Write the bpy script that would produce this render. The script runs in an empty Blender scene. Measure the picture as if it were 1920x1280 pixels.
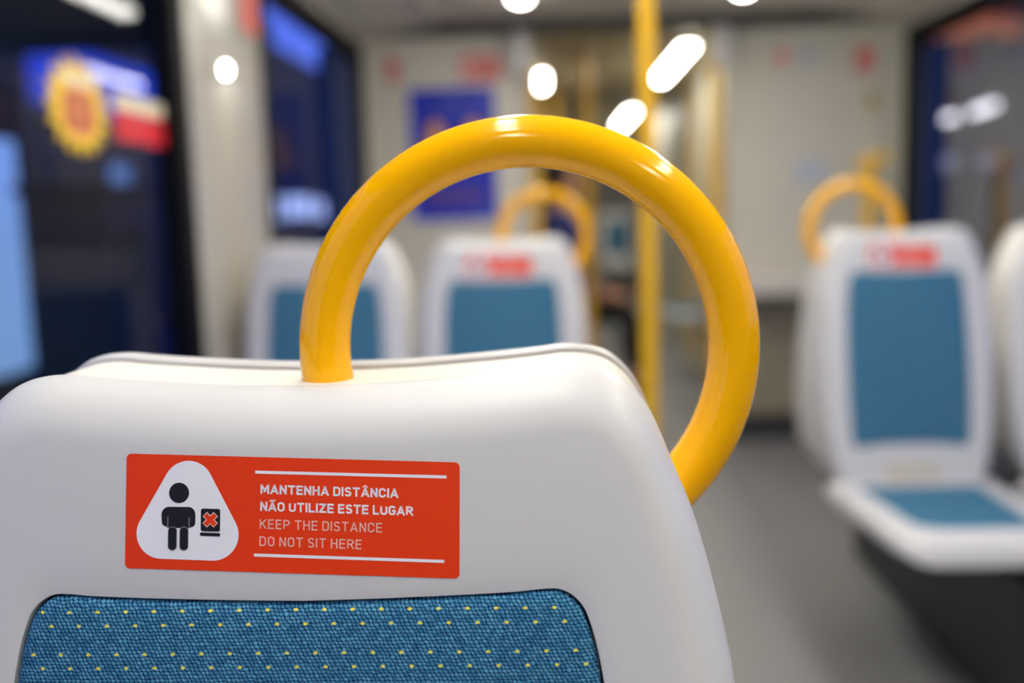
import bpy, bmesh, math, random
from mathutils import Vector, Matrix
random.seed(4)
sc = bpy.context.scene
COL = sc.collection
PI = math.pi

# ------------------------------------------------------------------ camera, world, exposure
H = 1.12                                   # eye height above the tram floor; x right, y along the tram, z up
YAW, PITCH, ROLL = math.radians(2.4), math.radians(7.65), math.radians(1.55)
Fw = Vector((-math.sin(YAW)*math.cos(PITCH), math.cos(YAW)*math.cos(PITCH), -math.sin(PITCH)))
R0 = Vector((math.cos(YAW), math.sin(YAW), 0)); U0 = R0.cross(Fw)
Rt = R0*math.cos(ROLL) - U0*math.sin(ROLL); Up = R0*math.sin(ROLL) + U0*math.cos(ROLL)
cam_d = bpy.data.cameras.new('camera'); cam = bpy.data.objects.new('camera', cam_d); COL.objects.link(cam)
m4 = Matrix((Rt, Up, -Fw)).transposed().to_4x4(); m4.translation = Vector((0, 0, H)); cam.matrix_world = m4
cam_d.sensor_width = 36; cam_d.lens = 1867/1920*36; cam_d.clip_start = .02; cam_d.clip_end = 200
cam_d.dof.use_dof = True; cam_d.dof.focus_distance = .478; cam_d.dof.aperture_fstop = 2.7
sc.camera = cam
sc.view_settings.view_transform = 'Standard'; sc.view_settings.look = 'None'
sc.view_settings.exposure = 0.0; sc.view_settings.gamma = 1.0; sc.view_settings.use_curve_mapping = False

def lin(c):
    return tuple((v/255/12.92 if v/255 <= .04045 else ((v/255+.055)/1.055)**2.4) for v in c)

wd = bpy.data.worlds.new('dusk_sky'); sc.world = wd; wd.use_nodes = True
nt = wd.node_tree; bg = nt.nodes['Background']
tc = nt.nodes.new('ShaderNodeTexCoord'); sx = nt.nodes.new('ShaderNodeSeparateXYZ'); rp = nt.nodes.new('ShaderNodeValToRGB')
nt.links.new(tc.outputs['Generated'], sx.inputs[0]); nt.links.new(sx.outputs['Z'], rp.inputs[0]); nt.links.new(rp.outputs[0], bg.inputs[0])
rp.color_ramp.elements[0].position = 0.0; rp.color_ramp.elements[0].color = (*lin((96, 128, 245)), 1)
rp.color_ramp.elements[1].position = .5; rp.color_ramp.elements[1].color = (*lin((60, 84, 222)), 1)
bg.inputs[1].default_value = 1.25

def ray(px, py):
    return Fw + Rt*((px-960)/1867) - Up*((py-640)/1867)
def atY(px, py, Y):
    d = ray(px, py); return Vector((0, 0, H)) + d*(Y/d.y)
def atX(px, py, X):
    d = ray(px, py); return Vector((0, 0, H)) + d*(X/d.x)

LAMP = 34.0

# ------------------------------------------------------------------ materials
class NT:
    def __init__(s, name):
        s.m = bpy.data.materials.new(name); s.m.use_nodes = True
        s.t = s.m.node_tree; s.b = s.t.nodes['Principled BSDF']
    def n(s, typ, **kw):
        o = s.t.nodes.new(typ)
        for k, v in kw.items(): setattr(o, k, v)
        return o
    def l(s, a, b): s.t.links.new(a, b)
    def math(s, op, a, b=None, c=None):
        o = s.n('ShaderNodeMath', operation=op)
        for i, v in enumerate((a, b, c)):
            if v is None: continue
            if isinstance(v, (int, float)): o.inputs[i].default_value = v
            else: s.l(v, o.inputs[i])
        return o.outputs[0]
    def mix(s, f, a, b):
        o = s.n('ShaderNodeMix', data_type='RGBA')
        for i, v in ((0, f), (6, a), (7, b)):
            if isinstance(v, (int, float)): o.inputs[i].default_value = v
            elif isinstance(v, tuple): o.inputs[i].default_value = (*v, 1)
            else: s.l(v, o.inputs[i])
        return o.outputs[2]
    def smooth(s, v, a, b):
        o = s.n('ShaderNodeMapRange', interpolation_type='SMOOTHSTEP')
        s.l(v, o.inputs[0]); o.inputs[1].default_value = a; o.inputs[2].default_value = b
        return o.outputs[0]

def mat(name, rgb, rough=.5, metal=0, noise=0, nscale=40, bump=0, coat=0, spec=.5, emit=None, es=1):
    q = NT(name); b = q.b
    b.inputs['Base Color'].default_value = (*lin(rgb), 1); b.inputs['Roughness'].default_value = rough
    b.inputs['Metallic'].default_value = metal; b.inputs['Coat Weight'].default_value = coat; b.inputs['Coat Roughness'].default_value = .04
    b.inputs['Specular IOR Level'].default_value = spec
    if emit:
        b.inputs['Emission Color'].default_value = (*lin(emit), 1); b.inputs['Emission Strength'].default_value = es
    if noise or bump:
        t = q.n('ShaderNodeTexCoord'); nz = q.n('ShaderNodeTexNoise'); nz.inputs['Scale'].default_value = nscale; nz.inputs['Detail'].default_value = 4
        q.l(t.outputs['Object'], nz.inputs['Vector'])
        if noise:
            c = lin(rgb)
            q.l(q.mix(nz.outputs['Fac'], tuple(v*(1-noise) for v in c), tuple(min(1, v*(1+noise)) for v in c)), b.inputs['Base Color'])
        if bump:
            bp = q.n('ShaderNodeBump'); bp.inputs['Strength'].default_value = bump; bp.inputs['Distance'].default_value = .002
            q.l(nz.outputs['Fac'], bp.inputs['Height']); q.l(bp.outputs[0], b.inputs['Normal'])
    return q.m

M = {}
M['shell'] = mat('white_moulded_plastic', (209, 209, 210), .38, noise=.02, nscale=9)
M['spine'] = mat('cream_moulded_plastic', (236, 233, 225), .42, noise=.02, nscale=9)
M['seam'] = mat('grimy_seam', (128, 120, 108), .7)
M['yellow'] = mat('yellow_gloss_paint', (255, 186, 0), .1, spec=.32)
M['pole_yellow'] = mat('yellow_pole_paint', (240, 186, 8), .3, coat=.1)
M['red'] = mat('red_vinyl', (234, 58, 4), .42, spec=.3)
M['white_v'] = mat('white_vinyl', (238, 240, 248), .4)
M['pale_v'] = mat('pale_pink_print', (244, 196, 184), .4)
M['black_v'] = mat('black_print', (10, 9, 12), .4)
M['grey_v'] = mat('grey_print', (130, 132, 138), .4)
M['wall'] = mat('beige_wall_laminate', (208, 203, 184), .5, noise=.04, nscale=3)
M['wall_grey'] = mat('grey_wall_laminate', (178, 172, 162), .22, noise=.04, nscale=3)
M['lower'] = mat('olive_lower_wall', (150, 142, 122), .5, noise=.05, nscale=3)
M['ceiling'] = mat('grey_ceiling_panel', (232, 227, 214), .45, noise=.04, nscale=3)
M['tan_ceiling'] = mat('tan_ceiling_panel', (178, 164, 132), .5, noise=.04, nscale=3)
M['floor'] = mat('grey_speckled_floor', (128, 128, 130), .42, noise=.22, nscale=160)
M['plinth'] = mat('dark_plinth', (58, 58, 60), .5)
M['black'] = mat('black_rubber', (10, 10, 11), .6, spec=.15)
M['blue_trim'] = mat('dark_blue_trim', (4, 36, 84), .5, spec=.2)
M['metal'] = mat('brushed_metal', (190, 190, 190), .3, metal=1)
M['sleeve'] = mat('pale_grey_sleeve', (214, 210, 208), .35)
M['pedestal'] = mat('charcoal_metal', (48, 50, 52), .45)
M['bearer'] = mat('grey_bearer_metal', (104, 104, 104), .45)
M['plate'] = mat('beige_plate', (206, 198, 184), .5)
M['trim'] = mat('pale_trim', (196, 192, 184), .35)
M['lamp'] = mat('lamp_diffuser', (255, 255, 255), .4, emit=(255, 251, 238), es=LAMP)
M['highlight'] = mat('highlight_glow', (255, 255, 255), .4, emit=(255, 250, 245), es=30)  # glow of the disc that stands for a lamp highlight

def fabric_mat():
    q = NT('blue_woven_moquette'); uvn = q.n('ShaderNodeUVMap'); s = q.n('ShaderNodeSeparateXYZ'); q.l(uvn.outputs[0], s.inputs[0])
    u, v = s.outputs[0], s.outputs[1]
    n0 = q.n('ShaderNodeTexNoise'); n0.inputs['Scale'].default_value = 260; q.l(uvn.outputs[0], n0.inputs['Vector'])
    s0 = q.n('ShaderNodeSeparateColor'); q.l(n0.outputs['Color'], s0.inputs[0])
    U_, V_ = u, v
    u = q.math('ADD', u, q.math('MULTIPLY', q.math('SUBTRACT', s0.outputs[0], .5), .0022)); v = q.math('ADD', v, q.math('MULTIPLY', q.math('SUBTRACT', s0.outputs[1], .5), .0016))
    y = q.math('DIVIDE', v, .00165); row = q.math('FLOOR', y)
    x = q.math('ADD', q.math('DIVIDE', u, .0021), q.math('MULTIPLY', row, -.4)); col = q.math('FLOOR', x)
    fx = q.math('SUBTRACT', q.math('FRACT', x), .5); fy = q.math('SUBTRACT', q.math('FRACT', y), .5)
    fy2 = q.math('ADD', fy, q.math('MULTIPLY', fx, -.25))
    d = q.math('SQRT', q.math('ADD', q.math('MULTIPLY', fx, fx), q.math('MULTIPLY', fy2, fy2)))
    blob = q.math('SUBTRACT', 1.0, q.smooth(d, .34, .62))
    cv = q.n('ShaderNodeCombineXYZ'); q.l(col, cv.inputs[0]); q.l(row, cv.inputs[1])
    wn = q.n('ShaderNodeTexWhiteNoise', noise_dimensions='2D'); q.l(cv.outputs[0], wn.inputs['Vector'])
    nz = q.n('ShaderNodeTexNoise'); nz.inputs['Scale'].default_value = 160; q.l(uvn.outputs[0], nz.inputs['Vector'])
    r2 = q.smooth(q.math('ADD', q.math('MULTIPLY', wn.outputs[0], .5), q.math('MULTIPLY', nz.outputs[0], .6)), .2, .9)
    light = q.mix(r2, lin((48, 116, 154)), lin((86, 156, 190)))
    base = q.mix(blob, lin((8, 44, 98)), light)
    u, v = U_, V_
    def dots(v0, off):
        a = q.math('DIVIDE', q.math('SUBTRACT', v, v0), .0195); p = q.math('FLOOR', a)
        gy = q.math('MULTIPLY', q.math('SUBTRACT', q.math('FRACT', a), .5), .0195/.0008)
        b = q.math('DIVIDE', q.math('ADD', q.math('SUBTRACT', u, off), q.math('MULTIPLY', p, .004)), .0134)
        gx = q.math('MULTIPLY', q.math('SUBTRACT', q.math('FRACT', b), .5), .0134/.0012)
        return q.math('SUBTRACT', 1.0, q.smooth(q.math('SQRT', q.math('ADD', q.math('MULTIPLY', gx, gx), q.math('MULTIPLY', gy, gy))), .55, 1.25))
    dd = q.math('MAXIMUM', dots(.1128-.00975, -.0775), dots(.1191-.00975, -.0728))
    q.l(q.mix(q.math('MULTIPLY', dd, .9), base, lin((240, 232, 80))), q.b.inputs['Base Color'])
    q.b.inputs['Roughness'].default_value = .9; q.b.inputs['Specular IOR Level'].default_value = .2
    bp = q.n('ShaderNodeBump'); bp.inputs['Strength'].default_value = .8; bp.inputs['Distance'].default_value = .0009
    q.l(q.math('MAXIMUM', blob, dd), bp.inputs['Height']); q.l(bp.outputs[0], q.b.inputs['Normal'])
    return q.m
M['fabric'] = fabric_mat()

def glass_mat():
    q = NT('window_glass'); q.t.nodes.remove(q.b)
    out = q.t.nodes['Material Output']
    tr = q.n('ShaderNodeBsdfTransparent'); tr.inputs[0].default_value = (.9, .91, .92, 1)
    gl = q.n('ShaderNodeBsdfGlossy'); gl.inputs['Roughness'].default_value = .02; gl.inputs[0].default_value = (.95, .96, 1, 1)
    fr = q.n('ShaderNodeFresnel'); fr.inputs[0].default_value = 1.55
    mx = q.n('ShaderNodeMixShader'); q.l(q.math('MULTIPLY', fr.outputs[0], .34), mx.inputs[0])
    q.l(tr.outputs[0], mx.inputs[1]); q.l(gl.outputs[0], mx.inputs[2]); q.l(mx.outputs[0], out.inputs[0])
    return q.m
M['glass'] = glass_mat()

# ------------------------------------------------------------------ mesh helpers
class MB:
    def __init__(s): s.v = []; s.f = []; s.mi = []; s.uv = {}
    def add(s, vs, fs, mi=0):
        o = len(s.v); s.v += [Vector(p) for p in vs]; s.f += [tuple(i+o for i in f) for f in fs]; s.mi += [mi]*len(fs)
        return o
    def box(s, x0, x1, y0, y1, z0, z1, mi=0):
        s.add([(x0,y0,z0),(x1,y0,z0),(x1,y1,z0),(x0,y1,z0),(x0,y0,z1),(x1,y0,z1),(x1,y1,z1),(x0,y1,z1)],
              [(0,3,2,1),(4,5,6,7),(0,1,5,4),(1,2,6,5),(2,3,7,6),(3,0,4,7)], mi)
    def loft(s, rings, closed=True, cap0=False, cap1=False, mi=0):
        n = len(rings[0]); vs = [p for r in rings for p in r]; fs = []
        for k in range(len(rings)-1):
            for i in range(n if closed else n-1):
                j = (i+1) % n; fs.append((k*n+i, k*n+j, (k+1)*n+j, (k+1)*n+i))
        if cap0: fs.append(tuple(reversed(range(n))))
        if cap1: fs.append(tuple(range((len(rings)-1)*n, len(rings)*n)))
        return s.add(vs, fs, mi)
    def tube(s, path, r, n=20, mi=0, cap=True):
        path = [Vector(p) for p in path]; rings = []
        up = None
        for i, p in enumerate(path):
            t = (path[min(i+1, len(path)-1)] - path[max(i-1, 0)]).normalized()
            if up is None:
                up = Vector((0,1,0)) if abs(t.y) < .9 else Vector((1,0,0))
            a = t.cross(up).normalized(); up2 = a.cross(t)
            rr = r[i] if isinstance(r, (list, tuple)) else r
            rings.append([p + a*math.cos(2*PI*k/n)*rr + up2*math.sin(2*PI*k/n)*rr for k in range(n)])
        s.loft(rings, True, cap, cap, mi)
    def disc(s, c, ax, ay, r, n=32, mi=0):
        s.add([Vector(c)+Vector(ax)*math.cos(2*PI*k/n)*r+Vector(ay)*math.sin(2*PI*k/n)*r for k in range(n)], [tuple(range(n))], mi)
    def build(s, name, mats, parent=None, smooth=True, bevel=0, sharp=40):
        me = bpy.data.meshes.new(name); me.from_pydata([tuple(p) for p in s.v], [], s.f)
        mats = mats if isinstance(mats, (list, tuple)) else [mats]
        for m in mats: me.materials.append(m)
        me.polygons.foreach_set('material_index', s.mi)
        bm = bmesh.new(); bm.from_mesh(me)
        if len(bm.faces): bmesh.ops.recalc_face_normals(bm, faces=bm.faces)
        bm.to_mesh(me); bm.free()
        if smooth:
            me.polygons.foreach_set('use_smooth', [True]*len(me.polygons)); me.set_sharp_from_angle(angle=math.radians(sharp))
        o = bpy.data.objects.new(name, me); COL.objects.link(o)
        if parent: o.parent = parent
        if bevel:
            b = o.modifiers.new('bevel', 'BEVEL'); b.width = bevel; b.segments = 2; b.limit_method = 'ANGLE'
        return o

def tag(o, label=None, cat=None, group=None, kind=None):
    if label: o['label'] = label
    if cat: o['category'] = cat
    if group: o['group'] = group
    if kind: o['kind'] = kind
    return o
def empty(name, loc, rz=0):
    o = bpy.data.objects.new(name, None); COL.objects.link(o); o.location = loc; o.rotation_euler = (0, 0, rz); o.empty_display_size = .1
    return o
def copy_tree(o, parent=None, skip=()):
    c = o.copy(); COL.objects.link(c)
    if parent: c.parent = parent
    for ch in [x for x in bpy.data.objects if x.parent == o]:
        if ch.name.split('.')[0] in skip: continue
        copy_tree(ch, c, skip)
    return c
def struct(o): return tag(o, kind='structure')
def box(name, x0, x1, y0, y1, z0, z1, m, parent=None, bevel=.004):
    b = MB(); b.box(min(x0,x1), max(x0,x1), min(y0,y1), max(y0,y1), min(z0,z1), max(z0,z1)); return b.build(name, m, parent, True, bevel)

def catmull(pts, sub, closed=False):
    out = []; n = len(pts)
    for i in range(n if closed else n-1):
        g = lambda k: Vector(pts[k % n]) if closed else Vector(pts[max(0, min(n-1, k))])
        p0, p1, p2, p3 = g(i-1), g(i), g(i+1), g(i+2)
        for s in range(sub):
            t = s/sub
            out.append(.5*((2*p1)+(p2-p0)*t+(2*p0-5*p1+4*p2-p3)*t*t+(3*p1-p0-3*p2+p3)*t**3))
    if not closed: out.append(Vector(pts[-1]))
    return out

# ------------------------------------------------------------------ setting: the tram saloon
XL, XR, YP, ZC = -.85, 1.60, 4.65, H+.82      # side walls, partition, ceiling
ZW0, ZW1 = .66, H+.74                          # window opening
Y0 = -2.4
YE = 15.0
fl = MB(); fl.box(XL-.1, XR+.1, Y0-.1, YE+.1, -.12, 0); struct(fl.build('floor', M['floor'], smooth=False))

w = MB()                                        # left wall with two window openings and a bulging post between
w.box(XL-.1, XL, Y0, YP, 0, ZW0); w.box(XL-.1, XL, Y0, YP, ZW1, ZC)
w.box(XL-.1, XL, Y0, -1.2, ZW0, ZW1); w.box(XL-.1, XL, YP, YE, 0, ZC)
ya, yb = 2.34, 2.99
prof = [(XL-.06, ya)] + [(XL + .045*math.sin(PI*k/14)**.5 - .004, ya+(yb-ya)*k/14) for k in range(15)] + [(XL-.06, yb)]
w.loft([[Vector((x, y, ZW0-.1)) for x, y in prof], [Vector((x, y, ZC-.03)) for x, y in prof]], True, True, True)
struct(w.build('wall_left', M['wall_grey']))
w = MB()
w.box(XR, XR+.1, Y0, YP, 0, ZW0); w.box(XR, XR+.1, Y0, YP, ZW1, ZC); 
w.box(XR, XR+.1, Y0, -.4, ZW0, ZW1); w.box(XR, XR+.1, YP, YE, 0, ZC)
struct(w.build('wall_right', M['wall_grey']))
w = MB(); w.box(XL-.1, XR+.1, Y0-.1, Y0, 0, ZC); struct(w.build('wall_rear', M['wall']))
w = MB(); w.box(XL-.1, XR+.1, YE, YE+.1, 0, ZC); struct(w.build('wall_front', M['sleeve']))

c = MB(); c.box(-.48, 1.24, Y0, 4.55, ZC, ZC+.06)
for xa, xb in ((XL, -.5), (XR, 1.26)):
    c.loft([[Vector((xa, y, ZW1+.02)), Vector((xb, y, ZC-.015)), Vector((xb, y, ZC+.06)), Vector((xa, y, ZC+.06))] for y in (Y0, 4.55)], True, True, True)
struct(c.build('ceiling', M['ceiling'], sharp=20))
c = MB(); c.box(XL-.1, XR+.1, 4.55, YE, ZC+.02, ZC+.08)
for k in range(9): c.box(XL, XR, 5.0+k*.5, 5.014+k*.5, ZC+.012, ZC+.021)
for x in (.1, .34, .58): c.box(x, x+.01, 4.7, 9.0, ZC+.012, ZC+.021)
struct(c.build('ceiling_gangway', M['tan_ceiling'], smooth=False))
c = MB()
for x in (-.52, 1.235): c.box(x, x+.045, Y0, 4.55, ZC-.022, ZC+.01)
struct(c.build('trim_1', M['trim'], bevel=.004))
c = MB(); c.box(XL, XR, 4.55, YP+.04, ZC-.045, ZC+.02); struct(c.build('trim_2', M['plinth'], bevel=.004))

# partition either side of the gangway
PL, PR = -.085, .80
w = MB(); w.box(XL, PL, YP, YP+.06, .0, ZC-.04); struct(w.build('wall_partition_left', mat('lightened_beige_laminate', (220, 213, 197), .5, noise=.03, nscale=3), bevel=.006))  # beige laminate in a lighter tint, making up for weak light here
w = MB(); w.box(PR, XR, YP, YP+.06, .13, ZC-.04); w.box(1.43, 1.60, YP-.03, YP+.01, .13, ZC-.04)
struct(w.build('wall_partition_right', M['wall'], bevel=.006))
w = MB(); w.box(PR, XR, YP-.012, YP+.02, .13, .70); struct(w.build('trim_3', M['lower'], bevel=.003))
w = MB(); w.box(PR, XR, YP+.004, YP+.05, 0, .13); struct(w.build('baseboard_right', M['plinth']))
w = MB(); w.box(1.0, 1.04, YP+.06, 9.5, 0, ZC); struct(w.build('wall_gangway_right', M['wall']))
w = MB(); w.box(-.30, -.26, YP+.06, 7.0, 0, ZC); struct(w.build('wall_gangway_left', M['wall_grey']))
ld = tag(box('ledge', PR+.02, XR-.012, 4.40, YP-.012, .70, .80, M['plate'], bevel=.015), 'cream ledge shelf running along the foot of the right partition', 'ledge')

b = MB(); b.box(.94, XR, 1.95, 3.1, 0, .354); b.box(XL, -.23, 1.95, 3.1, 0, .354); struct(b.build('trim_4', M['pedestal'], bevel=.02))

# windows
def window(name, X, ya, yb, side, blue=None, far=.075):
    root = empty(name, (X, (ya+yb)/2, ZW0)); struct(root)
    f = MB(); t = .075; xi, xo = (X+.012*side, X-.05*side)
    a, b = min(xi, xo), max(xi, xo); L = lambda y: y-(ya+yb)/2
    def fb(y0, y1, z0, z1): f.box(a-X, b-X, L(y0), L(y1), z0-ZW0, z1-ZW0)
    fb(ya, ya+t, ZW0, ZW1); fb(yb-far, yb, ZW0, ZW1); fb(ya+t, yb-far, ZW1-t, ZW1); fb(ya+t, yb-t, ZW0, ZW0+t)
    f.build('frame', M['black'], root, bevel=.008)
    if blue:
        g = MB(); g.box(a-X+.004, b-X-.004, L(blue[0]), L(blue[1]), t, ZW1-ZW0-t-.03); g.build('side_strip', M['blue_trim'], root, bevel=.006)
    p = MB(); xg = -.03*side
    p.add([(xg, L(ya+t*.5), .03), (xg, L(yb-t*.5), .03), (xg, L(yb-t*.5), ZW1-ZW0-.03), (xg, L(ya+t*.5), ZW1-ZW0-.03)], [(0,1,2,3)])
    p.build('pane', M['glass'], root, smooth=False)
    return root
window('window_1', XL, -1.2, 2.36, 1)
window('window_2', XL, 2.98, 4.645, 1, (3.96, 4.44), .2)
window('window_3', XR, -.4, 4.645, -1, (4.31, 4.45), .19)

# ------------------------------------------------------------------ ceiling lamps
def lamp(x, y0, y1, label):
    r = empty('ceiling_light', (x, (y0+y1)/2, ZC)); l = (y1-y0)/2
    f = MB(); f.box(-.05, .05, -l-.02, l+.02, -.012, .019); f.build('housing', M['trim'], r, bevel=.004)
    d = MB()
    pr = [(.036*math.cos(PI*k/8), -.012-.02*math.sin(PI*k/8)) for k in range(9)]
    d.loft([[Vector((a, y, b)) for a, b in pr] for y in (-l, l)], True, True, True); d.build('diffuser', M['lamp'], r)
    return tag(r, label, 'lamp', 'ceiling light strips')
for x, s in ((-.10, 'left'), (.76, 'right')):
    lamp(x, -1.7, -.75, f'unseen short white ceiling strip lamp over the {s} seats, last in its row')  # unseen behind the camera; length shaped for front light on the near seat
    lamp(x, -.2, .8, f'white ceiling strip lamp over the {s} seats, above the near seat row')
    lamp(x, 1.1, 2.4, f'white ceiling strip lamp over the {s} seats, above the far seat row')
    lamp(x, 2.72, 4.02, f'white ceiling strip lamp over the {s} seats, just before the partition')
lamp(.735, 5.35, 6.7, 'long bright ceiling strip lamp at upper right in the gangway')
lamp(.735, 8.9, 10.6, 'second bright ceiling strip lamp beyond the long one in the gangway')
lamp(-.05, 6.3, 6.9, 'short bright ceiling strip lamp at upper left in the gangway')

lamp(-.06, 10.8, 12.6, 'added ceiling strip lamp hidden at left, deep down the gangway to brighten it')  # added lamp, hidden behind the ring, to brighten the far end wall

# ------------------------------------------------------------------ the seat
RC = math.radians(10)
SV = Vector((0, math.sin(RC), math.cos(RC))); SW = Vector((0, -math.cos(RC), math.sin(RC))); SX = Vector((1, 0, 0))
TILT = math.radians(4.5)
REAR = Matrix.Rotation(PI, 4, 'Z') @ Matrix.Translation((0, -.0315, H-.077)) @ Matrix.Rotation(-TILT, 4, 'X') @ Matrix.Translation((0, .0315, -(H-.077)))
RIM = .028; ORIM = Vector((0, -.0315, H-.077)); OF = ORIM + RIM*SW
def S(u, v, w=0): return OF + SX*u - SV*v + SW*w
outer = [(0,.0083),(.04,.0074),(.079,.0048),(.109,.0022),(.124,.0004),(.1375,.0012),(.149,.0052),(.1597,.0145),(.1672,.0267),(.1755,.0477),(.1854,.0738),
         (.1947,.11),(.2032,.1561),(.207,.22),(.2095,.30),(.209,.38),(.204,.47),(.194,.55),(.178,.605),(.155,.633),(.12,.642),(.06,.645),(0,.645)]
panel = [(0,.1093),(.035,.1086),(.072,.1074),(.098,.1062),(.112,.1050),(.1185,.1050),(.1235,.1068),(.1275,.1100),(.1305,.1140),(.1325,.1190),(.1350,.1275),
         (.1375,.1400),(.1400,.1600),(.1425,.20),(.1445,.28),(.1450,.36),(.1440,.43),(.1410,.50),(.1385,.522),(.1330,.5325),(.110,.531),(.06,.526),(0,.524)]
def full(half, sub=4):
    c = catmull([Vector((a, b, 0)) for a, b in half], sub)
    r = [(p.x, p.y) for p in c]
    return r + [(-x, y) for x, y in reversed(r[1:-1])]
OUT, PAN = full(outer), full(panel)
def toward(o, p, d):
    l = math.hypot(p[0]-o[0], p[1]-o[1]); t = min(1, d/l); return (o[0]+(p[0]-o[0])*t, o[1]+(p[1]-o[1])*t)
def shell_mesh():
    b = MB(); rings = []
    rings.append([S(*toward(o, p, .004), -RIM-.002) for o, p in zip(OUT, PAN)])
    rings.append([S(*toward(o, p, .0006), -RIM-.0012) for o, p in zip(OUT, PAN)])
    for k in range(13):
        th = PI/2*k/12; ins = .032*(1-math.cos(th)); wv = -RIM + RIM*math.sin(th)
        rings.append([S(*toward(o, p, ins), wv) for o, p in zip(OUT, PAN)])
    for fr in (.35, .7, .96):
        rr = []
        for o, p in zip(OUT, PAN):
            l = math.hypot(p[0]-o[0], p[1]-o[1]); d = .032 + (l-.0015-.032)*fr if l > .036 else l*.9
            rr.append(S(*toward(o, p, d), 0))
        rings.append(rr)
    rings.append([S(*toward(o, p, math.hypot(p[0]-o[0], p[1]-o[1])-.0004), -.0007) for o, p in zip(OUT, PAN)])
    rings.append([S(*p, -.005) for p in PAN])
    b.loft(rings)
    return b
def fabric_mesh():
    b = MB(); cx, cy = 0, .31; rings = []; uvs = []
    def ring(k, d, w):
        rr = []
        for p in PAN:
            q = toward(p, (p[0]*.35, cy+(p[1]-cy)*.72), d) if d > 0 else p
            rr.append(q)
        rings.append([S(*q, w) for q in rr]); uvs.append(rr)
    ring(0, .0008, -.0055); ring(0, .0012, -.002); ring(0, .0028, -.0002); ring(0, .006, .0008); ring(0, .012, .0014); ring(0, .03, .0022)
    for t in (.7, .4, .15):
        rr = [(q[0]*t, cy+(q[1]-cy)*t) for q in uvs[5]]; rings.append([S(*q, .0022+.002*(1-t)) for q in rr]); uvs.append(rr)
    b.loft(rings, cap1=True)
    return b, [q for r in uvs for q in r]
def fabric_build(name, b, uvs, parent):
    o = b.build(name, M['fabric'], parent); me = o.data; ul = me.uv_layers.new(name='UVMap')
    for lp in me.loops: ul.data[lp.index].uv = uvs[lp.vertex_index]
    return o
def spine_mesh():
    b = MB(); rings = []
    def rim(wv, ins): return [S(*toward(o, p, ins), wv) for o, p in zip(OUT, PAN)]
    def flip(r):                                    # the same outline on the rear-facing shell
        n = len(r); q = [REAR @ p for p in r]
        return [q[(n-i) % n] for i in range(n)]
    A = rim(-RIM-.0005, .0022); B = flip(A)
    A1 = rim(-RIM-.0012, .0026); A2 = rim(-RIM-.0046, .0016)
    B1, B2 = flip(A1), flip(A2)
    b.loft([A, A1, A2], mi=1)
    mid = [[A2[i].lerp(B2[i], t) for i in range(len(A2))] for t in (0, .2, .4, .6, .8, 1)]
    b.loft(mid, mi=0); b.loft([B2, B1, B], mi=1)
    return b
def ring_mesh(side):
    b = MB(); c = Vector((.1055*side, 0, H-.074)); pts = []
    for k in range(73):
        a = math.radians(203 - (203+76)*k/72); pts.append(c + Vector((math.cos(a)*side, 0, math.sin(a)))*.1075)
    b.tube(pts, .0134, 32); return b

# -- warning sticker, laid out in its own frame (plan of the print, width 1814 units = 158 mm)
ST0 = (-.0838, .0388); STA = math.radians(2.45); STK = .158/1814
def stk(x, y, w):
    th = .0226; s = ((x-52)*math.cos(th)+(y-57)*math.sin(th))*STK; t = (-(x-52)*math.sin(th)+(y-57)*math.cos(th))*STK
    return S(ST0[0]+s*math.cos(STA)-t*math.sin(STA), ST0[1]+s*math.sin(STA)+t*math.cos(STA), w)
class Print:
    def __init__(s): s.b = MB()
    def poly(s, pts, w, mi): s.b.add([stk(x, y, w) for x, y in pts], [tuple(range(len(pts)))], mi)
    def circle(s, cx, cy, r, w, mi, n=40): s.poly([(cx+r*math.cos(2*PI*k/n), cy+r*math.sin(2*PI*k/n)) for k in range(n)], w, mi)
    def rrect(s, x0, y0, x1, y1, r, w, mi, sk=0, n=8):
        p = []
        for cx, cy, a0 in ((x1-r, y1-r, 0), (x0+r, y1-r, 90), (x0+r, y0+r, 180), (x1-r, y0+r, 270)):
            for k in range(n+1):
                a = math.radians(a0+90*k/n); x = cx+r*math.cos(a); p.append((x, cy+r*math.sin(a)+(x-x0)*sk))
        s.poly(p, w, mi)
    def stroke(s, pts, th, w, mi, closed=False, ext=0, clip=None, shear=0, x0=0):
        n = len(pts); P = [Vector((a, b)) for a, b in pts]; Lp, Rp = [], []
        if not closed and ext:
            P[0] = P[0]+(P[0]-P[1]).normalized()*ext; P[-1] = P[-1]+(P[-1]-P[-2]).normalized()*ext
        for i in range(n):
            a = P[i]-P[i-1] if (closed or i > 0) else P[1]-P[0]
            c = P[(i+1) % n]-P[i] if (closed or i < n-1) else P[-1]-P[-2]
            a.normalize(); c.normalize(); na = Vector((-a.y, a.x)); nc = Vector((-c.y, c.x)); m = na+nc
            if m.length < .2: m = na
            m.normalize(); k = min(1/max(.3, m.dot(na)), 2.4)*th/2
            Lp.append(P[i]+m*k); Rp.append(P[i]-m*k)
        for i in range(n if closed else n-1):
            j = (i+1) % n; q = [Lp[i], Lp[j], Rp[j], Rp[i]]
            if clip:
                for ax, sg, lim in ((0, 1, clip[0]), (0, -1, -clip[1]), (1, 1, clip[2]), (1, -1, -clip[3])):
                    o = []
                    for t in range(len(q)):
                        A, B = q[t], q[(t+1) % len(q)]; da, db = sg*A[ax]-lim, sg*B[ax]-lim
                        if da >= 0: o.append(A)
                        if da*db < 0: o.append(A.lerp(B, da/(da-db)))
                    q = o
                    if not q: break
            if len(q) > 2: s.poly([(p.x, p.y+(p.x-x0)*shear) for p in q], w, mi)

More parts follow.
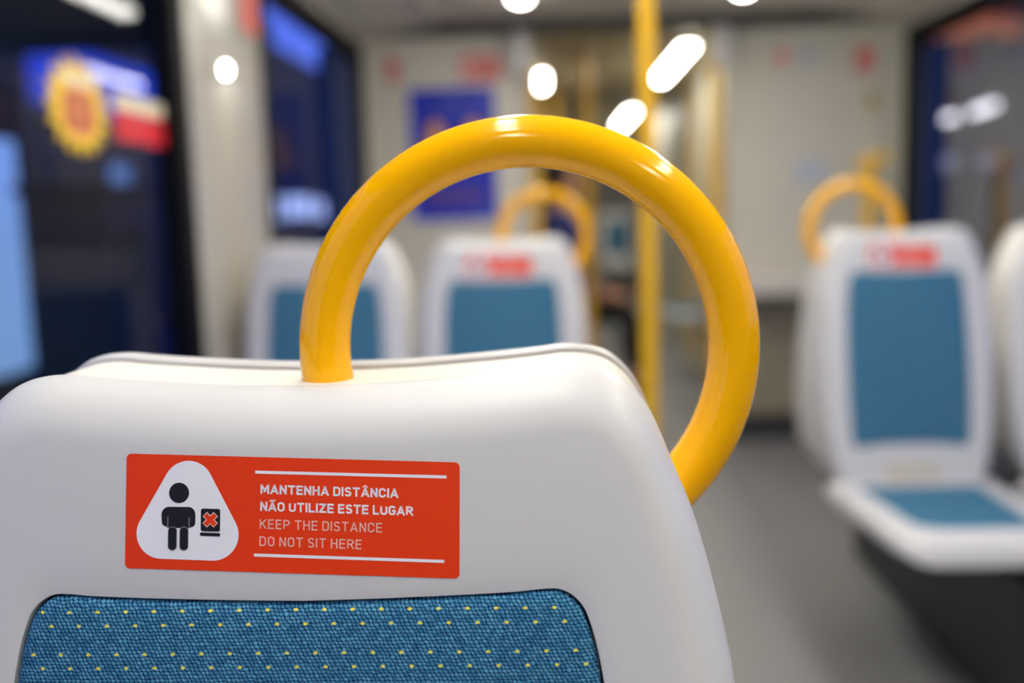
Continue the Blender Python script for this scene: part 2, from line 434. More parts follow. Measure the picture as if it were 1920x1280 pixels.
def arc(cx, cy, rx, ry, a0, a1, n=8):
    return [(cx+rx*math.cos(math.radians(a0+(a1-a0)*k/n)), cy+ry*math.sin(math.radians(a0+(a1-a0)*k/n))) for k in range(n+1)]
def glyph(ch):
    """centre-line strokes of an upright grotesque capital: (width, [(points, closed)]) in a cap height of 1"""
    w = {'M': .66, 'I': 0, 'E': .44, 'L': .42, 'T': .52, 'A': .58, 'Â': .58, 'Ã': .58, 'S': .46, 'K': .5}.get(ch, .5)
    r = .24
    if ch in 'AÂÃ':
        g = [([(0, 0), (w/2, 1)], 0), ([(w/2, 1), (w, 0)], 0), ([(w*.25, .25), (w*.75, .25)], 0)]
        if ch == 'Â': g.append(([(w*.5-.15, 1.25), (w*.5, 1.4), (w*.5+.15, 1.25)], 0))
        if ch == 'Ã': g.append(([(w*.5-.2, 1.26), (w*.5-.11, 1.34), (w*.5, 1.3), (w*.5+.11, 1.26), (w*.5+.2, 1.34)], 0))
    elif ch == 'M': g = [([(0, 0), (0, 1)], 0), ([(w, 0), (w, 1)], 0), ([(.04, 1), (w/2, .34)], 0), ([(w/2, .34), (w-.04, 1)], 0)]
    elif ch == 'N': g = [([(0, 0), (0, 1)], 0), ([(w, 0), (w, 1)], 0), ([(.03, 1), (w-.03, 0)], 0)]
    elif ch == 'T': g = [([(0, 1), (w, 1)], 0), ([(w/2, 1), (w/2, 0)], 0)]
    elif ch == 'E': g = [([(w, 1), (0, 1), (0, 0), (w, 0)], 0), ([(0, .52), (w*.88, .52)], 0)]
    elif ch == 'H': g = [([(0, 0), (0, 1)], 0), ([(w, 0), (w, 1)], 0), ([(0, .52), (w, .52)], 0)]
    elif ch == 'I': g = [([(0, 0), (0, 1)], 0)]
    elif ch == 'L': g = [([(0, 1), (0, 0), (w, 0)], 0)]
    elif ch == 'Z': g = [([(0, 1), (w, 1)], 0), ([(0, 0), (w, 0)], 0), ([(w-.02, 1), (.02, 0)], 0)]
    elif ch == 'K': g = [([(0, 0), (0, 1)], 0), ([(w, 1), (0, .38)], 0), ([(w*.36, .6), (w, 0)], 0)]
    elif ch == 'D': g = [([(0, 0), (0, 1)] + arc(w-r-.02, 1-r, r+.02, r, 90, 0) + arc(w-r-.02, r, r+.02, r, 0, -90), 1)]
    elif ch == 'O': g = [(arc(w/2, 1-w/2, w/2, w/2, 180, 0, 14) + arc(w/2, w/2, w/2, w/2, 0, -180, 14), 1)]
    elif ch == 'C': g = [([(w, .7)] + arc(w/2, 1-w/2, w/2, w/2, 0, 180, 14) + arc(w/2, w/2, w/2, w/2, 180, 360, 14) + [(w, .3)], 0)]
    elif ch == 'G': g = [(arc(w/2, 1-w/2, w/2, w/2, 12, 180, 14) + arc(w/2, w/2, w/2, w/2, 180, 360, 14) + [(w, .46), (w*.5, .46)], 0)]
    elif ch == 'U': g = [([(0, 1)] + arc(w/2, w/2, w/2, w/2, 180, 360, 14) + [(w, 1)], 0)]
    elif ch == 'P': g = [([(0, 0), (0, 1)] + arc(w-.27, .73, .27, .27, 90, -90, 12) + [(0, .46)], 0)]
    elif ch == 'R': g = [([(0, 0), (0, 1)] + arc(w-.27, .74, .27, .26, 90, -90, 12) + [(0, .48)], 0), ([(w*.5, .48), (w, 0)], 0)]
    elif ch == 'S':
        p = catmull([Vector((a*w, b, 0)) for a, b in ((.97, .83), (.8, .97), (.45, 1), (.1, .9), (.02, .72), (.2, .56), (.55, .5), (.88, .42), (1, .25), (.88, .07), (.5, 0), (.15, .04), (0, .17))], 3)
        g = [([(q.x, q.y) for q in p], 0)]
    return w, g
def write(pr, text, x0, x1, ybase, cap, th, mi, w):
    gap = .2 if th > .15 else .24
    tot = 0; lay = []
    for ch in text:
        if ch == ' ': tot += .3; continue
        gw, g = glyph(ch); lay.append((tot, gw, g)); tot += gw + th + gap - th*.55
    tot -= gap - th*.55
    k = (x1-x0)/tot
    for ox, gw, g in lay:
        for pts, cl in g:
            q = []
            for a, b in pts:
                q.append((x0+(ox+th/2+a)*k, ybase - (th/2+b*(1-th))*cap))
            hi = pts[0][1] > 1.1
            pr.stroke(q, (th*.6 if hi else th)*cap, w, mi, bool(cl), 0 if cl or len(pts) > 12 else (th*cap/2 if len(pts) != 2 or pts[0][0] == pts[1][0] or pts[0][1] == pts[1][1] else th*cap),
                      None if hi else (x0+ox*k-.01*k, x0+(ox+th+gw)*k+.01*k, ybase-cap, ybase), .0262, x0)

def sticker_build(parent):
    p = Print(); p.rrect(52, 57, 1867, 674, 28, .0003, 0, .0226)
    so = p.b.build('warning_sticker', M['red'], parent, smooth=False)
    p = Print(); hull = []
    C3 = [(395, 232, 137, (210, 330)), (535, 492, 138, (-30, 92)), (250, 486, 136, (92, 210))]
    for cx, cy, r, (a0, a1) in C3: hull += arc(cx, cy, r, r, a0, a1, 20)
    p.poly(hull, .0004, 0)
    p.circle(345, 268, 55, .0005, 1)
    body = arc(290, 385, 40, 42, 180, 270) + arc(398, 385, 38, 42, 270, 360) + [(436, 425)] + arc(412, 428, 24, 24, 0, 90) + [(404, 458), (284, 456)] + arc(276, 424, 24, 24, 90, 180)
    p.poly(body, .0005, 1)
    p.rrect(287, 448, 337, 577, 24, .00058, 2); p.rrect(350, 448, 400, 577, 24, .00058, 2)
    p.rrect(290, 452, 334, 574, 21, .00066, 1); p.rrect(354, 452, 397, 574, 21, .00066, 1)
    p.poly([(283, 395), (288, 395), (288, 452), (283, 452)], .00058, 2); p.poly([(400, 397), (405, 397), (405, 455), (400, 455)], .00058, 2)
    p.rrect(466, 351, 572, 473, 12, .0005, 1, .02); p.rrect(462, 479, 573, 498, 8, .0005, 1, .03)
    for th, mi, wv in ((34, 3, .00058), (24, 4, .00066)):
        e = 30 if mi == 3 else 27
        p.stroke([(518-e, 411-e), (518+e, 411+e)], th, wv, mi); p.stroke([(518-e, 411+e), (518+e, 411-e)], th, wv+.00003, mi)
    tag(p.b.build('pictogram', [M['white_v'], M['black_v'], M['grey_v'], M['pale_v'], M['red']], so, smooth=False), 'white rounded triangle with black standing figure and crossed-out seat')
    p = Print()
    p.poly([(760, 146), (1797, 168), (1796, 184), (760, 162)], .0004, 0); p.poly([(758, 590), (1786, 616), (1785, 632), (758, 606)], .0004, 0)
    write(p, 'MANTENHA DISTÂNCIA', 789, 1538, 270, 50, .2, 0, .0004)
    write(p, 'NÃO UTILIZE ESTE LUGAR', 789, 1618, 362, 50, .2, 0, .0004)
    write(p, 'KEEP THE DISTANCE', 788, 1451, 457, 51, .125, 1, .0004)
    write(p, 'DO NOT SIT HERE', 787, 1341, 549, 51, .125, 1, .0004)
    tag(p.b.build('lettering', [M['white_v'], M['pale_v']], so, smooth=False), 'white lettering between two white rules')
    return so

def cushion_parts(root, rz):
    hub = lambda o: (setattr(o, 'rotation_euler', (0, 0, rz)), o)[1]
    # pan: plan outline, thick rounded lip, shallow recess
    zt = H-.68; yb = -.125; yf = -.63
    def plan(ins):
        p = []
        hw_b, hw_f = .208-ins, .19-ins
        for cx, cy, r, a0, a1 in ((hw_f-.07, yf+ins+.07, .07, -90, 0), (hw_b-.03, yb-ins-.03, .03, 0, 90), (-hw_b+.03, yb-ins-.03, .03, 90, 180), (-hw_f+.07, yf+ins+.07, .07, 180, 270)):
            p += arc(cx, cy, max(.008, r-ins*.3), max(.008, r-ins*.3), a0, a1, 6)
        return p
    def z(y): return zt + .02*max(0, (yb-.2-y)/.3) - .03*max(0, (yf+.06-y)/.06)**2
    b = MB(); rings = []
    for ins, dz in ((.05, -.062), (.012, -.05), (.0, -.03), (.002, -.015), (.008, -.005), (.02, 0), (.05, 0), (.052, -.006)):
        rings.append([Vector((x, y, z(y)+dz)) for x, y in plan(ins)])
    b.loft(rings, True, True, True); hub(b.build('seat_pan', M['shell'], root))
    b = MB(); pl = plan(.052); rings = []; uv = []
    for t, dz in ((1, -.007), (.985, -.001), (.95, .002), (.6, .003), (.2, .003)):
        q = [(x*t, (yb+yf)/2+(y-(yb+yf)/2)*t) for x, y in pl]; rings.append([Vector((x, y, z(y)+dz)) for x, y in q]); uv += q
    b.loft(rings, cap1=True); hub(fabric_build('seat_fabric', b, uv, root))
    b = MB()                                              # neck joining pan and backrest, and its plate
    nr = [[Vector((sx*hw, y, zz)) for sx in (-1, 1)] for hw, y, zz in ((.12, -.165, H-.69), (.125, -.19, H-.705), (.13, -.22, zt+.004))]
    b.loft([[r[0], r[1], r[1]+Vector((0, .05, -.015)), r[0]+Vector((0, .05, -.015))] for r in nr], True, True, True); hub(b.build('seat_neck', M['shell'], root, bevel=.006))
    b = MB()
    vs = [S(u, v, wv) for wv in (-.004, .003) for u, v in ((-.068, .567), (.068, .567), (.068, .622), (-.068, .622))]
    b.add(vs, [(0,1,2,3),(4,5,6,7),(0,1,5,4),(1,2,6,5),(2,3,7,6),(3,0,4,7)]); hub(b.build('hinge_plate', M['plate'], root, bevel=.002))

def make_seat():
    root = empty('tram_seat', (0, 0, 0))
    sm = shell_mesh(); a = sm.build('backrest_shell', M['shell'], root); tag(a, 'white front shell')
    r = a.copy(); COL.objects.link(r); r.matrix_basis = REAR; r['label'] = 'white shell of the rear-facing side'
    fm, uv = fabric_mesh(); f = fabric_build('backrest_fabric', fm, uv, root); f2 = f.copy(); COL.objects.link(f2); f2.matrix_basis = REAR
    spine_mesh().build('spine', [M['spine'], M['seam']], root)
    ring_mesh(1).build('grab_ring', M['yellow'], root)
    cushion_parts(root, 0)
    b = MB(); b.box(-.02, .06, .0, .08, 0, H-.742); b.build('pedestal', M['bearer'], root, bevel=.01)
    b = MB(); b.box(-.15, .15, -.3, .1, H-.765, H-.735); b.build('bearer', M['bearer'], root, bevel=.006)
    sticker_build(root)
    return root
seat = make_seat(); NEARY = .487+.0315
seat.location = (-.119, NEARY, 0)
tag(seat, 'large sharp white tram seat closest to the camera with yellow ring and red sticker', 'seat', 'tram seats')
FY = 2.5+.0315
s2 = copy_tree(seat, skip=('pedestal',)); s2.location = (-.124, FY, 0); s2['label'] = 'white tram seat with red sticker seen through the big yellow ring'
s3 = copy_tree(seat, skip=('pedestal', 'warning_sticker', 'grab_ring')); s3.location = (-.567, FY, 0); s3['label'] = 'blurred white window seat by the left wall, with no sticker or ring'
s4 = copy_tree(seat, skip=('pedestal', 'grab_ring')); s4.location = (.858, FY, 0); s4['label'] = 'white tram seat on the right with yellow ring and its blue cushion in view'
rm = ring_mesh(-1).build('grab_ring', M['yellow'], s4)
s5 = copy_tree(seat, skip=('pedestal', 'warning_sticker', 'grab_ring')); s5.location = (1.318, FY, 0); s5['label'] = 'white window seat cut off by the right edge of the photo'
s6 = copy_tree(seat, skip=('warning_sticker', 'grab_ring')); s6.location = (.80, 12.2, 0); s6['label'] = 'small distant white seat with blue back beyond the gangway'

# fold-down seat on the gangway wall
r = empty('folding_seat', (.995, 6.4, .42)); tag(r, 'folding seat with white rim low on the gangway right wall', 'seat')
b = MB(); b.box(-.27, 0, -.24, .24, -.03, .02); b.build('seat_pan', M['shell'], r, bevel=.02)
b = MB(); b.box(-.24, -.03, -.2, .2, .015, .026)
o = fabric_build('seat_fabric', b, [(p.x, p.y) for p in b.v], r)
b = MB(); b.box(-.02, .005, -.2, .2, -.12, .05); b.build('wall_bracket', M['pedestal'], r, bevel=.004)

# ------------------------------------------------------------------ poles
def pole(x, y, rad, label, z1=None, sleeve=None, m='pole_yellow', so=0):
    top = z1 or ZC; r = empty('grab_pole', (x, y, 0)); tag(r, label, 'pole', 'yellow grab poles')
    b = MB(); b.tube([(0, 0, 0), (0, 0, sleeve or top)], rad, 20); b.build('pole', M[m], r)
    b = MB(); b.tube([(0, 0, 0), (0, 0, .012), (0, 0, .02)], [rad*1.9, rad*1.9, rad*1.1], 20); b.build('foot_flange', M['metal'], r)
    if sleeve:
        b = MB(); b.box(so-.035, so+.035, -.03, .045, sleeve-.03, top); b.box(min(0, so), max(0, so), -.012, .012, sleeve-.03, sleeve); b.build('upper_bracket', M['sleeve'], r, bevel=.008)
    elif not z1:
        b = MB(); b.tube([(0, 0, top-.02), (0, 0, top)], rad*1.8, 20); b.build('ceiling_flange', M['metal'], r)
    return r
pole(.222, 2.3, .0195, 'thick yellow pole from floor to ceiling right of the big ring')
def px_pole(px, Y): return atY(px, 300, Y).x
pole(px_pole(1005, 4.60), 4.60, .021, 'yellow pole with pale upper bracket at the left side of the gangway', z1=ZC-.04, sleeve=H+.62, so=-.055)
pole(px_pole(1341, 4.60), 4.60, .026, 'yellow pole with pale upper bracket at the right side of the gangway', z1=ZC-.04, sleeve=H+.62, so=.025)
pole(px_pole(1042, 7.3), 7.3, .027, 'slim yellow pole inside the gangway behind the seated person', z1=ZC+.02)
pole(px_pole(1101, 5.45), 5.45, .025, 'shaded yellow pole in the gangway just right of the seated person')
pole(px_pole(1298, 7.1), 7.1, .018, 'dull yellow pole by the folding seat in the gangway')
r = empty('grab_rail', (px_pole(1632, 4.34), 4.34, 0)); tag(r, 'short yellow post with bent top bar standing behind the right ring', 'pole')
r.location.z = 0
b = MB(); b.tube([(0, 0, 0), (0, 0, H+.12), (.004, 0, H+.15), (.02, 0, H+.168)], .026, 18); b.build('post', M['pole_yellow'], r)
b = MB(); b.tube([(-.055, 0, H+.135), (.07, 0, H+.175)], .022, 18); b.build('top_bar', M['pole_yellow'], r)

# ------------------------------------------------------------------ posters, stickers and notices on the walls
def quad_on(px0, py0, px1, py1, Y):
    a, c_ = atY(px0, py0, Y), atY(px1, py1, Y); return a.x, c_.x, c_.z, a.z
def sign(name, px0, py0, px1, py1, Y, m, label, cat, group=None, lines=None, ml=None):
    x0, x1, z0, z1 = quad_on(px0, py0, px1, py1, Y)
    b = MB(); b.box(x0, x1, Y-.003, Y, z0, z1)
    mats = [m]
    if lines:
        mats.append(ml)
        for a, c_, d, e in lines:
            W_, H_ = x1-x0, z1-z0; b.box(x0+a*W_, x0+c_*W_, Y-.0036, Y-.002, z1-e*H_, z1-d*H_, 1)
    o = b.build(name, mats, smooth=False); return tag(o, label, cat, group)
M['poster_blue'] = mat('poster_blue', (20, 42, 186), .35)
M['poster_orange'] = mat('poster_orange', (232, 160, 46), .4)
M['dull_red'] = mat('faded_red_vinyl', (218, 78, 70), .4)
M['pink_v'] = mat('pink_vinyl', (222, 168, 160), .4)
M['bluegrey_v'] = mat('pale_blue_paper', (190, 196, 204), .5)
M['dull_yellow'] = mat('dull_yellow_vinyl', (196, 172, 104), .5)
YW = YP
x0, x1, z0, z1 = quad_on(766, 168, 934, 410, YW-.002)
r = empty('poster', (x0, YW, z0)); tag(r, 'blue poster with two orange figures in a pale frame on the left partition', 'poster')
Wd, Hd = x1-x0, z1-z0
b = MB(); t = .02
for q in ((-t, Wd+t, -t, 0), (-t, Wd+t, Hd, Hd+t), (-t, 0, 0, Hd), (Wd, Wd+t, 0, Hd)): b.box(q[0], q[1], -.014, 0, q[2], q[3])
b.build('frame', M['sleeve'], r, bevel=.002)
b = MB(); b.box(0, Wd, -.006, 0, 0, Hd)
def pp(cx, cy, pts, mi, y): b.add([(cx*Wd+a*Wd, y, cy*Hd+c_*Hd) for a, c_ in pts], [tuple(range(len(pts)))], mi)
for cx, sx in ((.3, 1), (.74, .9)):
    pp(cx, .70, [(.085*math.cos(2*PI*k/20), .06*math.sin(2*PI*k/20)) for k in range(20)], 1, -.0072)
    pp(cx, .42, [(-.17*sx, 0), (.17*sx, 0), (.15*sx, .12), (.09*sx, .24), (-.09*sx, .24), (-.15*sx, .12)], 1, -.0070)
pp(.5, .88, [(.14*math.cos(2*PI*k/20), .055*math.sin(2*PI*k/20)) for k in range(20)], 3, -.0070)
pp(.5, .88, [(.10*math.cos(2*PI*k/20), .035*math.sin(2*PI*k/20)) for k in range(20)], 0, -.0074)
for yy, l in ((.21, .33), (.17, .36), (.13, .3)): pp(.5, yy, [(-l, 0), (l, 0), (l, .018), (-l, .018)], 2, -.007)
pp(.8, .04, [(-.08, 0), (.1, 0), (.1, .04), (-.08, .04)], 3, -.007)
M['poster_brown'] = mat('poster_dim_orange', (130, 88, 84), .4)
M['poster_pale'] = mat('poster_pale_blue', (84, 104, 190), .4)
b.build('print', [M['poster_blue'], M['poster_orange'], M['poster_brown'], M['poster_pale']], r, smooth=False)
LN = [(.08, .3, .15, .85), (.38, .92, .2, .3), (.38, .85, .42, .5), (.38, .9, .6, .68)]
sign('notice_sticker', 862, 105, 940, 150, YW, M['dull_red'], 'red rectangular notice above the blue poster', 'sticker', lines=LN, ml=M['pale_v'])
sign('warning_label', 724, 112, 748, 154, YW, M['dull_red'], 'small faded red label at the top left of the partition', 'sticker', lines=[(.2, .8, .55, .9)], ml=M['pink_v'])
sign('small_notice', 1453, 92, 1478, 122, YW, M['pink_v'], 'small pink notice high on the right partition', 'sticker', lines=[(.2, .8, .3, .6)], ml=M['dull_red'])
sign('small_notice', 1496, 90, 1526, 122, YW, M['bluegrey_v'], 'small pale blue notice beside the pink one on the partition', 'sticker', lines=[(.2, .8, .3, .5)], ml=M['grey_v'])
sign('warning_label', 1608, 90, 1636, 136, YW-.03, M['dull_red'], 'red label on the corner post beside the right window', 'sticker', lines=[(.2, .8, .5, .9)], ml=M['pink_v'])
sign('small_notice', 1624, 172, 1648, 205, YW-.03, M['dull_yellow'], 'dull yellow label under the red one on the corner post', 'sticker', lines=[(.2, .8, .3, .6)], ml=M['grey_v'])
sign('paper_notice', 1490, 300, 1548, 345, YW, M['bluegrey_v'], 'faint pale paper notice low on the right partition', 'notice')
sign('small_notice', 1246, 205, 1270, 235, 11.0, M['dull_red'], 'small red label far down the gangway right of the pole', 'sticker') if False else None
p0, p1 = atX(452, 2, XL+.045), atX(482, 52, XL+.045)
b = MB(); b.box(XL+.03, XL+.046, p0.y, p1.y, H+.49, H+.62); tag(b.build('warning_label', M['dull_red'], smooth=False), 'faded red label high on the left window post', 'sticker')
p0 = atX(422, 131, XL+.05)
r = empty('highlight_disc', (XL+.03, p0.y, p0.z)); tag(r, 'small round white disc added for a lamp highlight on the left window post', 'lamp')  # glowing disc added in place of a lamp's reflection on the post
b = MB(); b.tube([(0, 0, 0), (.02, 0, 0)], .02, 20); b.build('highlight_rim', M['trim'], r)
b = MB(); b.tube([(.018, 0, 0), (.024, 0, 0)], .012, 20); b.build('lens', M['highlight'], r)  # bright face of the added highlight disc

# sun-shaped sticker and red strip on the left window pane
XS = XL-.028
a, c_ = atX(147, 200, XS), None
cy, cz = a.y, a.z
ye, zt = (atX(206, 200, XS).y-atX(90, 205, XS).y)/2, (atX(147, 112, XS).z-atX(147, 296, XS).z)/2
M['sun_y'] = mat('yellow_vinyl', (246, 200, 30), .5)
M['sun_o'] = mat('orange_print', (232, 150, 92), .5)
M['sun_r'] = mat('brick_red_print', (188, 84, 60), .5)
M['cream_v'] = mat('cream_print', (240, 226, 190), .5)
b = MB(); pts = []
for k in range(32):
    q = 1.04 if k % 2 == 0 else .78; pts.append(Vector((XS, cy+ye*q*math.cos(2*PI*k/32), cz+zt*q*math.sin(2*PI*k/32))))
b.loft([pts, [p+Vector((.001, 0, 0)) for p in pts]], True, True, True, 0)
b.disc((XS+.0016, cy, cz-.01), (0, 1, 0), (0, 0, zt/ye), ye*.55, 28, 1)
for k in range(6):
    yy = cy-ye*.35+ye*.7*(k % 3)/2; zz = cz+zt*(.08 if k < 3 else -.3); b.box(XS+.0012, XS+.0022, yy-ye*.13, yy+ye*.13, zz-zt*.13, zz+zt*.13, 2)
b.box(XS+.0012, XS+.0024, cy-ye*.5, cy+ye*.55, cz+zt*.42, cz+zt*.66, 3)
tag(b.build('sun_sticker', [M['sun_y'], M['sun_o'], M['sun_r'], M['cream_v']], smooth=False), 'yellow sun-shaped sticker with spiky edge on the left window glass', 'sticker')
M['strip_red'] = mat('bright_red_vinyl', (222, 28, 44), .5)
b = MB(); p0, p1 = atX(212, 172, XS), atX(326, 215, XS); q0 = atX(212, 262, XS)
zT, zB = p0.z, q0.z
b.box(XS, XS+.001, p0.y, p1.y, zB, zT-.035, 0); b.box(XS, XS+.001, p0.y, p1.y, zT-.033, zT, 1)
tag(b.build('window_sticker', [M['strip_red'], M['cream_v']], smooth=False), 'red strip sticker with a pale top band on the left window', 'sticker')

# ------------------------------------------------------------------ outside at dusk
def emat(name, rgb, s): return mat(name, rgb, .6, emit=rgb, es=s)
b = MB(); b.box(-40, XL-.3, -8, 45, -.5, -.35); b.box(XR+.3, 40, -8, 45, -.5, -.35)
struct(b.build('ground_outside', mat('asphalt', (42, 42, 44), .8, noise=.2, nscale=4), smooth=False))
def shop(name, X, y0, y1, h, m, label, wins, mw):
    r = empty(name, (X, (y0+y1)/2, -.35)); tag(r, label, 'building'); l = (y1-y0)/2
    b = MB(); b.box(-1.5, 0, -l, l, 0, h); b.build('wall', m, r, smooth=False)
    for a, c_, d, e in wins:
        f = MB(); f.box(0, .03, -l+a, -l+c_, d, e); wo = f.build('window', M['black'], r, smooth=False)
        f = MB(); f.box(.02, .034, -l+a+.06, -l+c_-.06, d+.06, e-.06); f.build('pane', mw, wo, smooth=False)
    return r
M['fac_dark'] = mat('dark_facade', (48, 42, 30), .8, noise=.2, nscale=1)
M['fac_grey'] = mat('grey_facade', (122, 104, 68), .8, noise=.15, nscale=1)
M['shop_glow'] = emat('lit_shop_window', (132, 176, 226), .75)
M['cool_glow'] = emat('cool_lit_window', (190, 210, 245), 1.0)
M['blue_glow'] = emat('blue_lit_fascia', (40, 72, 190), .7)
shop('shop_building', -4.2, 5.6, 8.0, 2.6, M['fac_dark'], 'dark shop front with pale blue lit window outside the left window', [(.3, 2.2, .25, 2.15)], M['shop_glow'])
shop('shop_building', -5.5, 12.2, 18.0, 4.1, M['fac_grey'], 'grey building wall seen behind the red strip sticker', [(.1, .9, 1.4, 2.2)], emat('dim_window', (110, 150, 190), .5))
shop('office_building', -9, 30, 44, 7.0, M['fac_dark'], 'dark building with bright row of windows beyond the second left window', [(.4, 3.2, 1.2, 2.1), (3.8, 7.5, 1.3, 2.1), (8, 12, 1.2, 2.0)], M['cool_glow'])
r = empty('shop_sign', (-4.1, 8.9, 2.35)); tag(r, 'blue lit sign board above the sun sticker outside', 'sign')
b = MB(); b.box(-.1, 0, -.8, 1.7, -.28, .25); b.build('face', M['blue_glow'], r, bevel=.02)
for y in (-.5, 1.3):
    b = MB(); b.tube([(-.15, y, -2.7), (-.15, y, .2)], .05, 12); b.build('post', M['pedestal'], r)
r = empty('ticket_kiosk', (-3.4, 7.3, -.35)); tag(r, 'dark brown kiosk box outside behind the sun sticker', 'kiosk')
b = MB(); b.box(-.3, .3, -.42, .42, 0, 1.66); b.build('cabinet', mat('dark_brown_panel', (62, 40, 32), .6, noise=.1, nscale=3), r, bevel=.03)
b = MB(); b.box(-.34, .34, -.46, .46, 1.64, 1.72); b.build('roof', M['fac_dark'], r, bevel=.02)
b = MB(); b.box(.28, .31, -.25, .25, .9, 1.4); b.build('screen', M['black'], r, bevel=.01)
r = empty('canopy', (-3.0, 7.0, -.35)); tag(r, 'dark platform canopy outside above the left window', 'canopy')
b = MB(); b.box(-1.1, 1.3, -6.5, -.7, 2.5, 2.65); b.build('roof', M['fac_dark'], r, smooth=False)
for y in (-5.2, -1.4):
    b = MB(); b.tube([(-.9, y, 0), (-.9, y, 2.52)], .06, 14); b.build('column', M['pedestal'], r)
# right side: dark building, tubes for lamp reflections, amber board for a sign reflection
XB, yb0, yb1 = 9.0, 12.0, 34.0
def fac(px0, py0, px1, py1):
    a, c_ = atX(px0, py0, XB), atX(px1, py1, XB); return a, c_
sw = []
for q in ((1742, 326, 1802, 284), (1836, 320, 1876, 280)):
    a, c_ = fac(*q); sw.append((yb1-a.y, yb1-c_.y, a.z+.35, c_.z+.35))
shop('station_building', XB, yb0, yb1, 6.5, M['fac_dark'], 'dark station building outside the right window', sw, emat('dim_grey_window', (150, 152, 156), .6))
for q, nm in (((1762, 227, 1806, 217), 'lower left'), ((1834, 211, 1876, 196), 'upper right')):
    a, c_ = fac(*q); t = empty('reflection_tube', (XB-.03, (a.y+c_.y)/2, (a.z+c_.z)/2)); tag(t, f'{nm} bright tube added for a lamp reflection in the right window', 'lamp', 'lamp reflection tubes')  # glowing tube added on the facade in place of reflected lamps
    h_ = (a.y-c_.y)/2; dz = (a.z-c_.z)/2
    b = MB(); b.tube([(-.08, h_, dz), (-.08, -h_, -dz)], .07, 14); b.build('tube', emat('reflection_glow', (250, 246, 250), 3.5), t)
    b = MB(); b.box(-.06, -.004, -.1, .1, -.06, .06); b.build('bracket', M['black'], t)
bpy.data.objects['station_building'].rotation_euler.z = PI
lp = atY(1812, 50, 12.8); r = empty('reflected_sign', lp); tag(r, 'dim amber board added for a sign reflection in the right window', 'sign')  # board added outside in place of a dim reflected sign
b = MB(); b.box(-.7, .7, -.06, .06, -.22, .22); b.build('reflection_case', M['black'], r, bevel=.02)
q = NT('amber_sign_reflection'); t = q.n('ShaderNodeTexCoord'); x_ = q.n('ShaderNodeSeparateXYZ'); q.l(t.outputs['Object'], x_.inputs[0])
gx, gz = q.math('DIVIDE', x_.outputs[0], .05), q.math('DIVIDE', x_.outputs[2], .05)
cv = q.n('ShaderNodeCombineXYZ'); q.l(q.math('FLOOR', gx), cv.inputs[0]); q.l(q.math('FLOOR', gz), cv.inputs[1])
wn = q.n('ShaderNodeTexWhiteNoise', noise_dimensions='2D'); q.l(cv.outputs[0], wn.inputs['Vector'])
on = q.math('MULTIPLY', q.math('GREATER_THAN', wn.outputs[0], .4), q.math('MULTIPLY', q.math('GREATER_THAN', q.math('FRACT', gx), .3), q.math('GREATER_THAN', q.math('FRACT', gz), .3)))
q.b.inputs['Base Color'].default_value = (.01, .01, .01, 1); q.b.inputs['Emission Color'].default_value = (*lin((220, 104, 40)), 1); q.l(q.math('MULTIPLY', on, 1.6), q.b.inputs['Emission Strength'])
b = MB(); b.box(-.62, .62, -.064, -.055, -.15, .15); b.build('reflection_face', q.m, r, smooth=False)
b = MB(); b.tube([(0, .05, -.35-lp.z), (0, .05, -.1)], .05, 12); b.build('post', M['pedestal'], r)  # post of the board added for the sign reflection

# ------------------------------------------------------------------ passenger seated sideways in the gangway
def skin(name, pts, edges, rad, m, parent=None, lev=2):
    me = bpy.data.meshes.new(name); me.from_pydata(pts, edges, []); me.materials.append(m)
    o = bpy.data.objects.new(name, me); COL.objects.link(o)
    if parent: o.parent = parent
    md = o.modifiers.new('skin', 'SKIN'); md.use_smooth_shade = True
    for i, v in enumerate(me.skin_vertices[0].data):
        q = rad[i]; v.radius = (q, q) if not isinstance(q, tuple) else q
    me.skin_vertices[0].data[0].use_root = True
    s_ = o.modifiers.new('sub', 'SUBSURF'); s_.levels = lev; s_.render_levels = lev
    return o
M['skin_m'] = mat('skin', (196, 140, 112), .5)
M['hair'] = mat('black_hair', (14, 12, 14), .45, noise=.3, nscale=120)
M['jacket'] = mat('blue_jacket_cloth', (40, 52, 128), .85, noise=.1, nscale=30)
M['trousers'] = mat('dark_trouser_cloth', (30, 30, 36), .85, noise=.1, nscale=30)
M['shoe'] = mat('black_shoe', (18, 18, 20), .5)
PX, PY = .025, 5.95
pr = empty('person', (PX, PY, 0)); tag(pr, 'person with short black hair and blue jacket sitting sideways in the gangway', 'person')
pts, edg, rad = [], [], []
def bone(p, r, par=None):
    pts.append(p); rad.append(r); i = len(pts)-1
    if par is not None: edg.append((par, i))
    return i
pel = bone((0, 0, .52), (.13, .10)); ab = bone((.0, 0, .70), (.125, .10), pel); ch = bone((.01, 0, .90), (.15, .11), ab); nb = bone((.015, 0, 1.06), (.09, .07), ch)
nk = bone((.03, 0, 1.14), .055, nb); hd = bone((.045, 0, 1.215), (.07, .09), nk); h2 = bone((.04, 0, 1.30), (.082, .105), hd); bone((.03, 0, 1.375), (.05, .065), h2)
bone((.148, 0, 1.245), .016, hd)
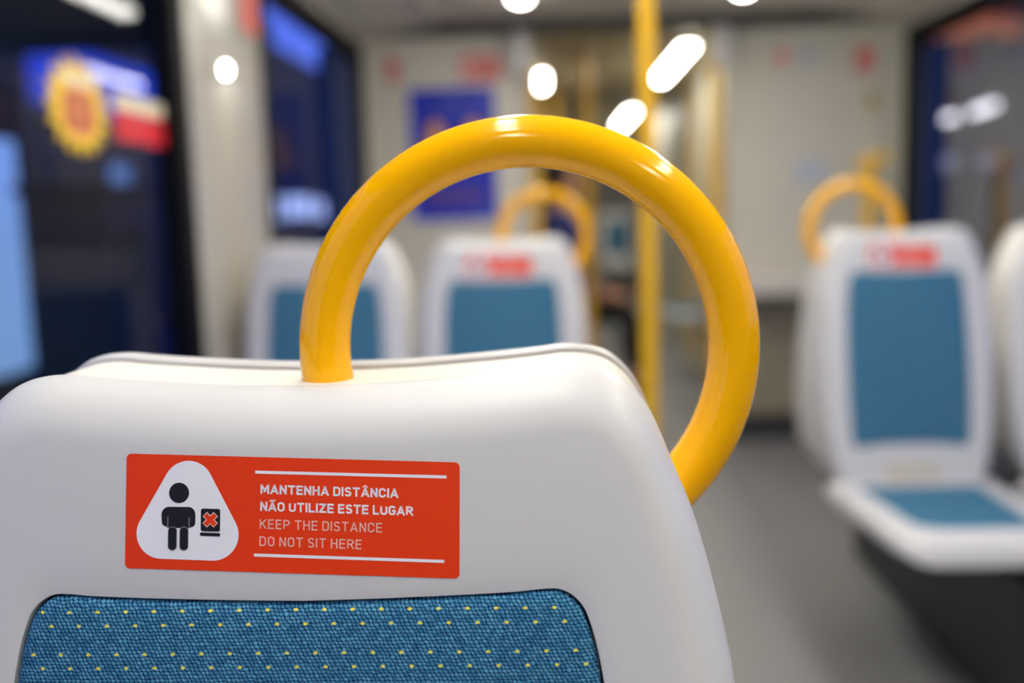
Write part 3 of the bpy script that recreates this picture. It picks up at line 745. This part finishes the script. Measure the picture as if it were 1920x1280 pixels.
for s in (-1, 1):
    hip = bone((.05, .09*s, .50), .085, pel); kn = bone((.44, .10*s, .49), .06, hip); an = bone((.44, .10*s, .09), .04, kn); bone((.56, .11*s, .04), .036, an)
    sh = bone((.01, .17*s, 1.02), .058, nb); el = bone((.05, .22*s, .74), .044, sh); wr = bone((.27, .13*s, .60), .03, el); pa = bone((.34, .11*s, .585), (.036, .018), wr)
    for k in range(4):
        y = .11*s+(k-1.5)*.02; f1 = bone((.385+.004*(1.5-abs(k-1.5)), y, .58), .010, pa); bone((.425+.006*(1.5-abs(k-1.5)), y, .562), .008, f1)
    t1 = bone((.335, .11*s-.045*s, .575), .011, pa); bone((.375, .11*s-.06*s, .562), .009, t1)
skin('body', pts, edg, rad, M['skin_m'], pr)
pts, edg, rad = [], [], []
a = bone((0, 0, .53), (.16, .135)); q = bone((.0, 0, .70), (.16, .135), a); c_ = bone((.01, 0, .90), (.19, .15), q); d = bone((.015, 0, 1.065), (.125, .105), c_); bone((.025, 0, 1.115), .085, d)
for s in (-1, 1):
    sh = bone((.01, .175*s, 1.02), .085, d); el = bone((.05, .225*s, .74), .07, sh); bone((.255, .135*s, .607), .052, el)
skin('jacket', pts, edg, rad, M['jacket'], pr)
pts, edg, rad = [], [], []
a = bone((0, 0, .53), (.14, .115))
for s in (-1, 1):
    hip = bone((.05, .09*s, .505), .098, a); kn = bone((.44, .10*s, .49), .074, hip); bone((.44, .10*s, .12), .056, kn)
skin('trousers', pts, edg, rad, M['trousers'], pr)
for s in (-1, 1):
    pts, edg, rad = [], [], []
    a = bone((.42, .10*s, .05), .05); q = bone((.5, .105*s, .045), .048, a); bone((.57, .11*s, .038), .042, q); skin('shoe', pts, edg, rad, M['shoe'], pr)
b = MB(); rings = []
for i in range(9):
    th = PI*.74*i/8; f = .62 if i > 4 else 1
    rings.append([Vector((.022+.125*math.sin(th)*(math.cos(2*PI*k/20) if math.cos(2*PI*k/20) < .3 else max(.3, f*math.cos(2*PI*k/20))), .108*math.sin(th)*math.sin(2*PI*k/20), 1.285+.135*math.cos(th)-(.05 if math.cos(2*PI*k/20) < .3 else -.05)*(i/8))) for k in range(20)])
b.loft(rings, True); b.build('hair', M['hair'], pr)
for s in (-1, 1):
    b = MB(); b.tube([(.128, .035*s, 1.285), (.137, .035*s, 1.285)], [.012, .008], 10); b.build('eye', M['black_v'], pr)
    b = MB(); b.tube([(.03, .09*s, 1.23), (.035, .1*s, 1.26), (.03, .095*s, 1.285)], [.008, .014, .010], 10); b.build('ear', M['skin_m'], pr)
b = MB(); b.tube([(.112, -.022, 1.195), (.12, 0, 1.197), (.112, .022, 1.195)], .006, 8); b.build('mouth', mat('lips', (150, 84, 76), .5), pr)
st = empty('side_bench', (PX-.02, PY, 0)); tag(st, 'low sideways bench under the seated person in the gangway', 'bench')
b = MB(); b.box(-.2, .2, -.28, .28, .325, .38); b.build('seat', M['shell'], st, bevel=.02)
b = MB(); b.box(-.16, .12, -.22, .22, 0, .33); b.build('base', M['pedestal'], st, bevel=.01)
